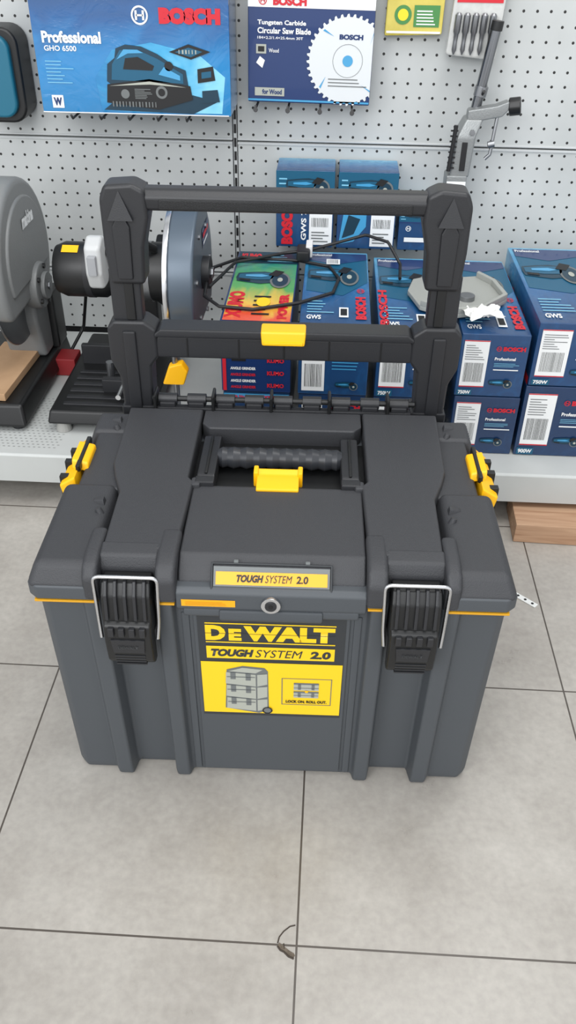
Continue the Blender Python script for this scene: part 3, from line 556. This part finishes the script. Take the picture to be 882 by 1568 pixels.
# drill stand
e=empty("drill_stand",(.285,2.0,.55))
m_col=M("polished_column",(120,122,125),.18,metal=1)
cyl("column",(.018,.03,.16),(.040,.03,.325),.011,m_col,e); cyl("column_top",(.040,.03,.32),(.042,.03,.338),.0125,m_black,e)
cyl("piston",(.010,.03,.08),(.018,.03,.17),.015,m_steel,e); cyl("collar",(.024,.03,.195),(.027,.03,.215),.014,m_steel,e)
al=M("cast_alloy",(140,143,143),.4,metal=.5,bump=.3,bscale=300)
loft("clamp_body",[[(-.026,-.01,.035),(.018,-.01,.035),(.018,.05,.035),(-.026,.05,.035)],[(-.020,-.012,.12),(.022,-.012,.12),(.022,.05,.12),(-.020,.05,.12)],[(-.002,0,.155),(.036,0,.155),(.036,.05,.155),(-.002,.05,.155)]],al,e,.005,3)
box("clamp_slot",-.006,.006,-.014,-.008,.05,.11,m_ink,e,.001); cyl("clamp_bolt",(.013,-.016,.130),(.013,-.002,.130),.006,m_steel,e,seg=6)
box("clamp_jaw",-.032,.014,-.014,.04,-.005,.04,al,e,.004)
prism("clamp_arm",[(.0,.145),(.075,.160),(.090,.178),(.085,.192),(.06,.182),(.0,.172)],'y',.0,.03,al,e,.004)
cyl("knob",(.088,.015,.178),(.112,.010,.182),.019,m_black,e,seg=10,bev=.003); cyl("knob_shaft",(.06,.015,.174),(.090,.015,.178),.006,m_steel,e)
tube("rod",[(.066,.01,.172),(.058,-.005,.085),(.048,-.005,.075)],.004,m_steel,e); cyl("rod_knob",(.050,-.008,.105),(.064,-.008,.108),.007,m_steel,e)
tube("spring_frame",[(-.030,-.016,.05),(-.024,-.016,.145)],.0045,m_ink,e)
for k in range(8): box("scale_tick",-.034,-.018,-.0155,-.012,.055+k*.011,.058+k*.011,m_ink,e,0)
jf=Face(e,(-.032,-.0145,0),(1,0,0),(0,0,1)); jf.rect(.002,.0,.044,.028,m_white,2); jf.text("Kanto",.006,.008,.040,.022,m_ink,3,.05,.2)
tube("hang_hook",[(.025,.099,.20),(.028,.02,.20),(.028,.0,.21)],.003,m_ink,e)
# teal case
e=empty("tool_case",(-.803,2.0,.668))
def rr(w,h,r,n=6):
    o=[]
    for cx,cy,a0 in ((w-r,r,-90),(w-r,h-r,0),(r,h-r,90),(r,r,180)):
        for i in range(n+1):
            a=math.radians(a0+90*i/n); o.append((cx+r*math.cos(a),cy+r*math.sin(a)))
    return o
prism("shell_black",rr(.115,.19,.035),'y',.02,.0995,m_black,e,.006,3)
prism("shell_teal",[(x*.84+.002,z*.86+.013) for x,z in rr(.115,.19,.035)],'y',.006,.04,M("teal_plastic",(22,98,122),.4),e,.006,3)
# ================================================================= CHOP SAWS
e=empty("chop_saw",(-.478,1.78,SZ+.0005))
bx0,bx1,by0,by1=-.125,.110,-.205,.20
loft("base",[[(bx0,by0,.022),(bx1,by0,.022),(bx1,by1,.022),(bx0,by1,.022)],[(bx0+.006,by0+.01,.052),(bx1-.004,by0+.01,.052),(bx1-.004,by1,.052),(bx0+.006,by1,.052)]],m_black,e,.006,3)
for x in (-.095,.09):
    for y in (-.185,.17): cyl("foot",(x,y,.0),(x,y,.024),.018,M("foot_grey",(150,150,146),.7),e,r2=.013,seg=16)
for k in range(6):
    y=-.17+k*.03; box("base_slot",-.095,.085,y,y+.012,.050,.056,m_dark,e,.002)
box("fence",-.10,.02,.03,.045,.05,.10,m_dark,e,.003); box("vise",-.02,.08,-.11,-.09,.05,.085,m_dark,e,.003)
cyl("vise_screw",(.03,-.17,.075),(.03,-.09,.075),.006,m_chrome,e); 
cyl("stop_screw",(-.01,-.06,.055),(-.01,-.06,.105),.009,m_steel,e,seg=12)
box("red_fixture",-.20,-.13,.06,.12,0,.045,M("red_part",(140,34,38),.5),e,.004)
box("pivot_post",.0,.07,.13,.18,.05,.22,m_black,e,.006)
prism("arm",[(-.02,.25),(.02,.32),(.09,.35),(.17,.20),(.15,.14),(.02,.22)],'x',.09,.13,m_black,e,.006)
mz=.300
lathe("motor",(-.115,-.01,mz),(.13,-.01,mz),[(0,.030),(.02,.050),(.10,.058),(.45,.058),(.5,.050),(.75,.050),(.8,.062),(1,.062)],m_black,e,40)
lathe("motor_band",(-.045,-.01,mz),(-.028,-.01,mz),[(0,.055),(.1,.0592),(.9,.0592),(1,.055)],m_dark,e,40)
mk("motor_label",[(-.09,-.043,mz+.049),(-.055,-.043,mz+.049),(-.055,-.025,mz+.058),(-.09,-.025,mz+.058)],[(0,1,2,3)],m_yel,e,smooth='flat')
cyl("motor_boss",(.06,-.066,mz-.012),(.06,-.050,mz),.018,m_steel,e); lathe("motor_collar",(.075,-.01,mz),(.10,-.01,mz),[(0,.052),(.1,.0635),(.9,.0635),(1,.055)],m_steel,e,40)
def fan(cy,cz,r0,a0,a1,n=28): return [(cy+r0*math.cos(math.radians(a0+(a1-a0)*i/n)),cz+r0*math.sin(math.radians(a0+(a1-a0)*i/n))) for i in range(n+1)]
m_guard=M("guard_grey",(84,96,108),.35,metal=.3)
prism("guard",fan(-.005,.293,.150,-40,215),'x',.150,.205,m_guard,e,.006,3)
prism("guard_rim",fan(-.005,.293,.154,-30,205),'x',.142,.153,m_chrome,e,.002)
cyl("guard_hub",(.204,-.005,.30),(.222,-.005,.30),.035,m_dark,e); cyl("guard_bolt",(.222,-.005,.30),(.228,-.005,.30),.012,m_steel,e,seg=6)
for a in range(6):
    cyl("guard_screw",(.204,-.005+.1*math.cos(a),.30+.1*math.sin(a)),(.209,-.005+.1*math.cos(a),.30+.1*math.sin(a)),.006,m_steel,e,seg=8)
gf=Face(e,(.2055,.02,.35),(0,1,0),(0,0,1),.0008); gf.rect(-.02,-.0,.07,.04,m_navy,1); gf.rect(-.015,.02,.06,.03,m_red,2); gf.rect(-.015,.006,.05,.012,m_white,2)
cyl("abrasive_wheel",(.174,-.005,.268),(.180,-.005,.268),.145,M("abrasive",(45,40,38),.9,bump=.6,bscale=300),e,seg=48)
hz=.032
prism("switch_handle",[(-.135,.275+hz),(-.150,.31+hz),(-.145,.365+hz),(-.115,.380+hz),(-.085,.37+hz),(-.080,.30+hz),(-.10,.275+hz)],'x',-.012,.022,M("switch_white",(186,188,188),.4),e,.008,3)
box("trigger",-.004,.014,-.158,-.13,.31+hz,.35+hz,M("trigger_grey",(150,152,155),.5),e,.003)
tube("handle_bar",rounded([(.022,-.10,.37),(.07,-.09,.40),(.11,-.04,.36)],.02),.009,m_black,e); tube("handle_stem",[(.005,-.10,.33),(.03,-.04,.31)],.012,m_black,e)
for z0,z1 in ((.130,.180),(.225,.25)): 
    prism("clamp_knob",[(.138,z0),(.183,z0),(.193,z1-.02),(.181,z1),(.153,z1-.008)],'y',-.205,-.180,m_yel,e,.004)
cyl("clamp_rod",(.165,-.19,.05),(.165,-.19,.23),.006,m_steel,e); box("clamp_foot",.10,.18,-.20,-.175,.03,.05,m_black,e,.003)
tube("saw_cable",[(-.05,.05,.30),(-.10,.14,.2),(-.13,.17,.08),(-.16,.12,.03)],.004,m_black,e,smoothc=True)
e=empty("chop_saw",(-.776,1.76,SZ+.0005))
m_hg=M("housing_grey",(118,120,120),.42,bump=.15,bscale=300)
loft("base",[[(-.15,-.19,.012),(.128,-.19,.012),(.128,.20,.012),(-.15,.20,.012)],[(-.14,-.18,.06),(.118,-.17,.06),(.118,.20,.06),(-.14,.20,.06)]],m_black,e,.008,3)
for x in (-.12,.10):
    for y in (-.16,.17): cyl("foot",(x,y,.0),(x,y,.014),.015,m_dark,e,seg=14)
box("work_wood",-.01,.088,-.155,.10,.0605,.078,M("wood_offcut",(176,142,108),.7,var=14,vscale=20),e,.002,mx=Matrix.Rotation(-.05,4,'Z'))
gz=.318
prism("guard",fan(.02,gz,.165,-35,215),'x',.045,.118,m_hg,e,.014,4)
prism("guard_face",fan(.02,gz,.130,-20,200),'x',.11,.124,m_hg,e,.005,3)
cyl("gear_cover",(.10,.05,.245),(.135,.05,.245),.052,m_hg,e,bev=.008); cyl("gear_cap",(.135,.05,.245),(.145,.05,.245),.030,m_hg,e); cyl("gear_bolt",(.145,.05,.245),(.149,.05,.245),.009,m_steel,e,seg=6)
for a in range(5): cyl("cover_screw",(.134,.05+.042*math.cos(a*1.26),.245+.042*math.sin(a*1.26)),(.139,.05+.042*math.cos(a*1.26),.245+.042*math.sin(a*1.26)),.006,m_black,e,seg=8)
prism("arm",[(.06,.06),(.14,.06),(.15,.16),(.10,.30),(.04,.28),(.03,.16)],'x',.02,.112,m_hg,e,.010,3)
cyl("wheel",(.08,.02,.275),(.086,.02,.275),.150,m_steel,e,seg=48)
box("arm_black",.105,.128,.11,.18,.06,.20,m_black,e,.006)
lathe("motor",(-.15,.03,.32),(.05,.03,.32),[(0,.04),(.1,.06),(.9,.065),(1,.06)],m_black,e)
Face(e,(.1245,.0,.365),(0,1,0),(0,0,1),.0008).text("makina",.0,.02,.075,.05,m_white,2,.05,.2)
# ================================================================= cord, guard plate, paper
m_cord=M("cord_rubber",(22,22,24),.5)
e=empty("coiled_cable",(0,0,.4205))
A=[(-.262,1.74,.0),(-.255,1.82,.005),(-.20,1.90,.0),(-.07,1.89,.0),(.0,1.86,.0),(.022,1.79,.0),(.01,1.71,.0),(-.06,1.65,.0),(-.15,1.61,.0),(-.22,1.62,.0),(-.255,1.66,.004)]
tube("loop",A,.0035,m_cord,e,True,True,10)
tube("tail",[(-.25,1.70,.008),(-.21,1.84,.010),(-.10,1.915,.008),(-.055,1.92,.012),(.01,1.925,.03),(.08,1.93,.05),(.13,1.90,.045),(.158,1.86,.010),(.155,1.80,.0)],.0035,m_cord,e,False,True,10)
box("plug",-.075,-.045,1.875,1.93,.002,.026,m_cord,e,.005); box("tie",-.055,-.040,1.90,1.945,.004,.03,M("twist_white",(220,220,220),.6),e,.002)
e=empty("blade_guard_plate",(.268,1.715,.4115),0.0)
m_bg=M("guard_plate",(158,160,155),.45,metal=.15,bump=.2,bscale=200)
pts=[(-.08,-.06),(-.02,-.10),(.05,-.075),(.105,-.01),(.09,.07),(.06,.115),(.0,.10),(-.03,.09),(-.06,.10),(-.085,.085),(-.10,.02)]
prism("plate",pts,'z',.0,.010,m_bg,e,.002); prism("rim",[(x*1.0,y) for x,y in pts[:6]]+[(x*.90,y*.92) for x,y in reversed(pts[:6])],'z',.009,.022,m_bg,e,.002)
box("slot",-.02,.03,.0,.004,.0100,.0106,m_ink,e,0); cyl("pivot",(.02,-.02,.009),(.02,-.02,.02),.016,m_steel,e)
e=empty("crumpled_paper",(.310,1.612,.422),.35)
g=[];fa=[];n=9
for i in range(n):
    for j in range(n):
        g.append((-.036+.072*i/(n-1)+random.uniform(-.004,.004),-.026+.052*j/(n-1)+random.uniform(-.004,.004),.003+random.uniform(0,.012)))
for i in range(n-1):
    for j in range(n-1): fa.append((i*n+j,(i+1)*n+j,(i+1)*n+j+1,i*n+j+1))
mk("sheet",g,fa,M("paper",(222,222,218),.7),e,smooth='flat')
# ================================================================= floor items
def wood_mat():
    m=bpy.data.materials.new("pine"); m.use_nodes=True; nt=m.node_tree; b=nt.nodes['Principled BSDF']; L=nt.links.new
    tc=nt.nodes.new('ShaderNodeTexCoord'); mp=nt.nodes.new('ShaderNodeMapping'); mp.inputs['Scale'].default_value=(2,30,30); L(tc.outputs['Object'],mp.inputs[0])
    n=nt.nodes.new('ShaderNodeTexNoise'); n.inputs['Scale'].default_value=2.5; n.inputs['Detail'].default_value=6; n.inputs['Distortion'].default_value=1; L(mp.outputs[0],n.inputs[0])
    r=nt.nodes.new('ShaderNodeValToRGB'); r.color_ramp.elements[0].position=.3; r.color_ramp.elements[1].position=.7; r.color_ramp.elements[0].color=rgb(156,118,90); r.color_ramp.elements[1].color=rgb(192,158,128); L(n.outputs[0],r.inputs[0]); L(r.outputs[0],b.inputs['Base Color']); b.inputs['Roughness'].default_value=.7
    return m
e=empty("wood_plank",(.412,1.424,.0005),math.radians(-2)); mw=wood_mat()
box("board",0,.75,0,.12,0,.046,mw,e,.002)
e=empty("perforated_strip",(.385,1.262,.0005),math.radians(-42))
ms=M("strip_white",(222,224,222),.5)
box("strip",-.06,.055,-.006,.006,0,.002,ms,e,.0005)
sf=Face(e,(0,0,.002),(1,0,0),(0,1,0),.0003)
for k in range(7): sf.disc(-.05+k*.016,0,.0028,m_ink,1,12)
# ================================================================= lights: overcast daylight from the open shopfront (-y), dim interior elsewhere
w=bpy.data.worlds.new("world"); SC.world=w; w.use_nodes=True
nt=w.node_tree; bg=nt.nodes['Background']
tc=nt.nodes.new('ShaderNodeTexCoord'); sp=nt.nodes.new('ShaderNodeSeparateXYZ'); nt.links.new(tc.outputs['Generated'],sp.inputs[0])
mr=nt.nodes.new('ShaderNodeMapRange'); mr.inputs[1].default_value=.3; mr.inputs[2].default_value=-.9; mr.inputs[3].default_value=.62; mr.inputs[4].default_value=1.5
nt.links.new(sp.outputs[1],mr.inputs[0]); nt.links.new(mr.outputs[0],bg.inputs[1]); bg.inputs[0].default_value=(.95,.97,1,1)
def area(name,loc,tgt,sx_,sy_,pw,col=(1,1,1)):
    l=bpy.data.lights.new(name,'AREA'); l.shape='RECTANGLE'; l.size=sx_; l.size_y=sy_; l.energy=pw; l.color=col
    o=bpy.data.objects.new(name,l); SC.collection.objects.link(o); o.location=loc
    o.rotation_euler=(Vector(tgt)-Vector(loc)).to_track_quat('-Z','Y').to_euler()
area("shopfront_daylight",(-1.1,-2.3,2.7),(0,1.2,.3),3.4,2.0,108,(.98,.99,1))
area("ceiling_lamp",(.2,1.0,2.7),(0,1.2,0),2.2,.8,32,(1,.99,.97))
